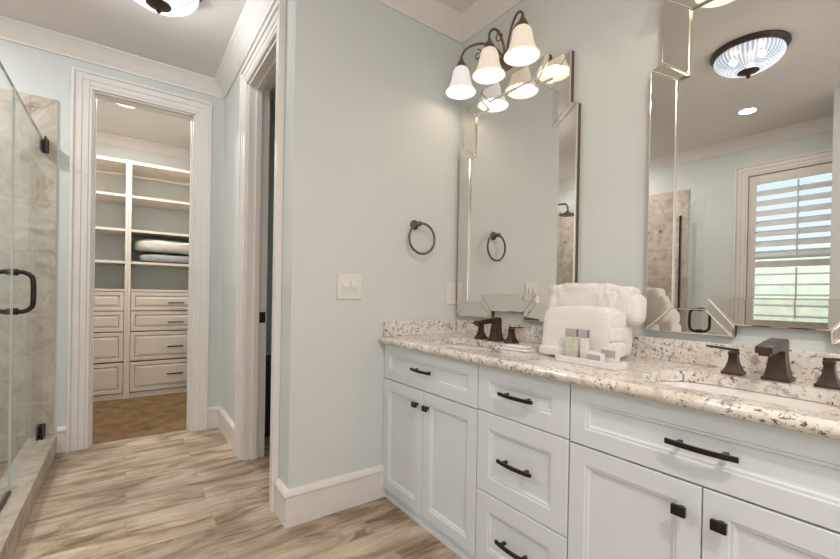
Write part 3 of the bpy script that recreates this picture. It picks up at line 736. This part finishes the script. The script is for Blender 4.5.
# ------------------------------------------------------------------ closet units
XU, XB = -3.10, -3.555
def closet_unit(label, y0, y1, handles=True):
    t = thing('closet_unit', label, 'closet unit', (XU, (y0+y1)/2, 0))
    oy = (y0+y1)/2; a, b = y0-oy+.0004, y1-oy-.0004; D = XB-XU
    pt_ = .0236
    obj('side_panel', B(D, 0, a, a+pt_, 0, 2.37), M['closet'], t); obj('side_panel', B(D, 0, b-pt_, b, 0, 2.37), M['closet'], t)
    a1, b1 = a+pt_+.0005, b-pt_-.0005
    obj('top_shelf', B(D, 0, a1, b1, 2.335, 2.365, bev=.001), M['closet'], t)
    for z in (2.014, 1.675, 1.355): obj('shelf', B(D, -.004, a1, b1, z-.012, z+.012, bev=.001), M['closet'], t)
    obj('counter_shelf', B(D, 0, a1, b1, 1.066, 1.088, bev=.001), M['closet'], t)
    obj('toe_board', B(-.03, -.012, a1, b1, 0, .05), M['closet'], t)
    bm = bmesh.new(); tube(bm, [(-.22, a1, 2.27), (-.22, b1, 2.27)], .014, 12); obj('hanging_rail', bm, M['closet'], t, True)
    for z0, z1, zh in ((.874, 1.060, .955), (.668, .866, .754), (.370, .658, .500), (.058, .356, .214)):
        bm = bmesh.new()
        front(bm, (0, 0, 0), (0, 1, 0), (0, 0, 1), (1, 0, 0), b1-a1-.006, z1-z0, [(0, -.003), (.003, 0), (.034, 0), (.037, -.006), (.042, -.007), (.062, 0), (.066, 0)], .018)
        # the brown glaze sits in the groove (two inner rings)
        for f in bm.faces:
            xs = [v.co.x for v in f.verts]
            if min(xs) < -.0055 and max(xs) < -.0005 and min(xs) > -.01: f.material_index = 1
        o = obj('drawer', bm, [M['closetfront'], M['glaze']], t, False, (-.001, a1+.003, z0))
        bm = bmesh.new(); box(bm, .020, .030, -.073, .073, -.006, .006, bev=.002); box(bm, 0, .020, -.056, -.048, -.004, .004); box(bm, 0, .020, .048, .056, -.004, .004)
        obj('handle', bm, M['bronze'], o, False, (.0005, (b1-a1-.006)/2, zh-z0))
    return t
closet_unit('cream closet tower on the left, its shelves empty and handles hidden by the door casing', -2.485, -1.631)
closet_unit('cream closet tower on the right, with the folded blanket and four visible drawer handles', -1.631, -.800)
bm = bmesh.new()
cushion(bm, (0, 0, 0), (.42, .72, .13), 4, .016, 13, 56, 22, 3.)
tag(obj('folded_blanket', bm, M['blanket'], smooth=True, loc=(-3.325, -1.225, 1.545)), 'fluffy white folded blanket lying on a grey bag on the closet shelf', 'blanket')
bm = bmesh.new()
cushion(bm, (0, 0, 0), (.40, .66, .090), 4, .006, 10, 48, 18, 8.)
tag(obj('storage_bag', bm, M['bag'], smooth=True, loc=(-3.335, -1.215, 1.4185)), 'flat grey plastic storage bag under the white blanket in the closet', 'bag')

# ------------------------------------------------------------------ wall fittings
sw = thing('light_switch', 'cream double light switch plate on the wall left of the towel ring', 'light switch', (0, -.728, 1.122))
obj('cover_plate', B(.0004, .0085, -.068, .068, -.064, .064, bev=.003), M['plastic'], sw)
for y in (-.023, .023):
    bm = bmesh.new(); prism(bm, [(.0084, -.033), (.0105, -.033), (.0170, -.002), (.0100, .033), (.0084, .033)], 'y', y-.0165, y+.0165)
    obj('rocker', bm, M['plastic'], sw)
ol = thing('outlet_plate', 'white outlet plate on the side wall tucked beside the left mirror', 'outlet', (0, -.052, 1.098))
obj('cover_plate', B(.0004, .006, -.042, .036, -.066, .066, bev=.003), M['plastic'], ol)
for z in (-.022, .022): obj('socket', B(.006, .0085, -.018, .014, z-.015, z+.015, bev=.001), M['plastic'], ol)
tr_ = thing('towel_ring', 'dark bronze towel ring on the wall between the switch and the left mirror', 'towel ring', (0, -.335, 1.478))
bm = bmesh.new(); lathe(bm, [(0, .0004), (.027, .0004), (.027, .008), (.018, .016), (.011, .024), (.011, .044), (.014, .048), (.014, .058), (.008, .062), (0, .062)], (0, 0, 0), 24, axis='x'); obj('post', bm, M['ring'], tr_, True)
bm = bmesh.new(); R0 = .084; c0 = Vector((.053, .020, -R0+.004))
tube(bm, [c0+Vector((.004*math.sin(2*PI*k/48), R0*math.sin(2*PI*k/48), R0*math.cos(2*PI*k/48))) for k in range(48)],   .0066, 10, True); obj('ring', bm, M['ring'], tr_, True)
bm = bmesh.new(); box(bm, DX0+.0182, DX0+.0205, -.936, -.898, .885, .955, bev=.0008); box(bm, DX0+.0205, DX0+.024, -.926, -.906, .905, .935, bev=.0008)
tag(obj('strike_plate', bm, M['bronze']), 'black strike plate on the toilet-room door jamb', 'strike plate')
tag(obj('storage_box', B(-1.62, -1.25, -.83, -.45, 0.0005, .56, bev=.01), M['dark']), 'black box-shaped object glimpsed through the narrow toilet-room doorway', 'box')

# ------------------------------------------------------------------ things on the counter
bm = bmesh.new()
def lean(k):
    def f(w, q):
        w = Vector(w); w.y += k*w.z; w.z += .004*math.sin(w.x*16+1)*max(0, q.z); return w
    return f
cushion(bm, (0, 0, .098), (.275, .105, .185), 7.0, .005, 8, 84, 48, 1., lean(.12))
cushion(bm, (-.004, -.012, .021), (.290, .120, .042), 5.0, .004, 9, 72, 24, 2.)          # the fold it stands on
for k, (zc_, hz) in enumerate(((.148, .060), (.096, .056), (.045, .056))):
    cushion(bm, (.126+.004*k, .012-.006*k, zc_), (.036, .098, hz), 4.0, .002, 10, 32, 20, 4.+k)
tag(obj('bath_towel', bm, M['towel'], smooth=True, loc=(.998, -.262, CZ1+.002)), 'white towel folded flat, the front one of the pile behind the toiletries', 'towel')
bm = bmesh.new()
def crumple(w, q):
    w = Vector(w); k = max(0, q.z)
    n_ = noise.noise(Vector((w.x*38, w.z*18, 3.)))
    w.y += .022*n_*k
    w.z += .009*noise.noise(Vector((w.x*26, w.y*26, 7.)))*k
    return w
cushion(bm, (-.030, 0, .141), (.305, .105, .278), 7.0, .004, 16, 130, 70, 5., crumple)
cushion(bm, (.118, .004, .205), (.120, .092, .130), 4.0, .006, 14, 56, 36, 8., crumple)
cushion(bm, (.150, .008, .185), (.100, .080, .120), 3.2, .005, 14, 48, 30, 12., crumple)
cushion(bm, (.105, .0, .07), (.09, .09, .13), 4.0, .004, 14, 40, 24, 10.)
tag(obj('bath_towel', bm, M['towel'], smooth=True, loc=(.965, -.138, CZ1+.003)), 'taller crumpled white towel behind the flat one, its rolled end bulging to the right', 'towel')

tyx = thing('amenity_tray', 'white tray in front of the towels holding the toiletries', 'tray', (1.095, -.362, CZ1+.0004), math.radians(-3))
obj('tray_base', B(-.115, .115, -.032, .032, 0, .006, bev=.002), M['traywhite'], tyx)
obj('rim', boxes([(-.115, .115, -.032, -.028, .006, .022), (-.115, .115, .028, .032, .006, .022), (-.115, -.111, -.028, .028, .006, .022), (.111, .115, -.028, .028, .006, .022)], bev=.001), M['traywhite'], tyx)
def toiletry(label, x, w, mt):
    t = thing('toiletry_bottle', label, 'bottle', (x, -.358, CZ1+.007), math.radians(-3))
    obj('bottle_body', B(-w/2, w/2, -.008, .008, .006, .082, bev=.003), mt, t)
    obj('cap', B(-w/2-.0005, w/2+.0005, -.009, .009, .0825, .110, bev=.002), M['stripe'], t)
    obj('foot', B(-w/2, w/2, -.0085, .0085, 0, .006, bev=.001), M['ring'], t)
toiletry('pale green toiletry bottle with a grey striped cap', 1.026, .044, M['gel'])
toiletry('narrow white toiletry bottle with a grey striped cap', 1.075, .026, M['tubewhite'])
def soapbox(label, x, y, w, h, lo, hi):
    t = thing('soap_box', label, 'soap box', (x, y, CZ1+.007), math.radians(-3))
    obj('carton', B(-w/2, w/2, -.009, .009, 0, h, bev=.0015), M['traywhite'], t)
    obj('printed_band', B(-w/2+.004, w/2-.006, -.0098, -.0091, lo, hi), M['stripe'], t)
soapbox('small flat soap carton lying low in front with a grey printed band', 1.127, -.378, .060, .038, .010, .032)
soapbox('taller soap carton at the right end of the tray with a grey printed band', 1.163, -.352, .060, .056, .026, .050)
sb = thing('soap_tray', 'small white oblong soap tray on the counter by the left sink', 'soap tray', (.735, -.30, CZ1+.0004), math.radians(5))
obj('dish', B(-.072, .072, -.034, .034, 0, .010, bev=.004), M['traywhite'], sb)
obj('soap_bar', B(-.055, .055, -.022, .022, .010, .022, bev=.006), M['tubewhite'], sb)

# repeats carry a group
GROUPS = {'cabinet': 'white vanity cabinets under the countertop', 'mirror': 'stepped vanity mirrors', 'wall light': 'vanity sconces above the mirrors', 'faucet': 'bronze faucets on the countertop',
          'sink': 'undermount sinks', 'ceiling light': 'ribbed glass flush ceiling lights', 'downlight': 'recessed downlights', 'towel': 'white towels on the countertop', 'bottle': 'toiletry bottles on the tray',
          'soap box': 'soap cartons on the tray', 'closet unit': 'cream closet towers', 'shower door': 'glass shower doors', 'backsplash': 'granite splash strips'}
for o in S.objects:
    if o.parent is None and o.get('category') in GROUPS: o['group'] = GROUPS[o['category']]
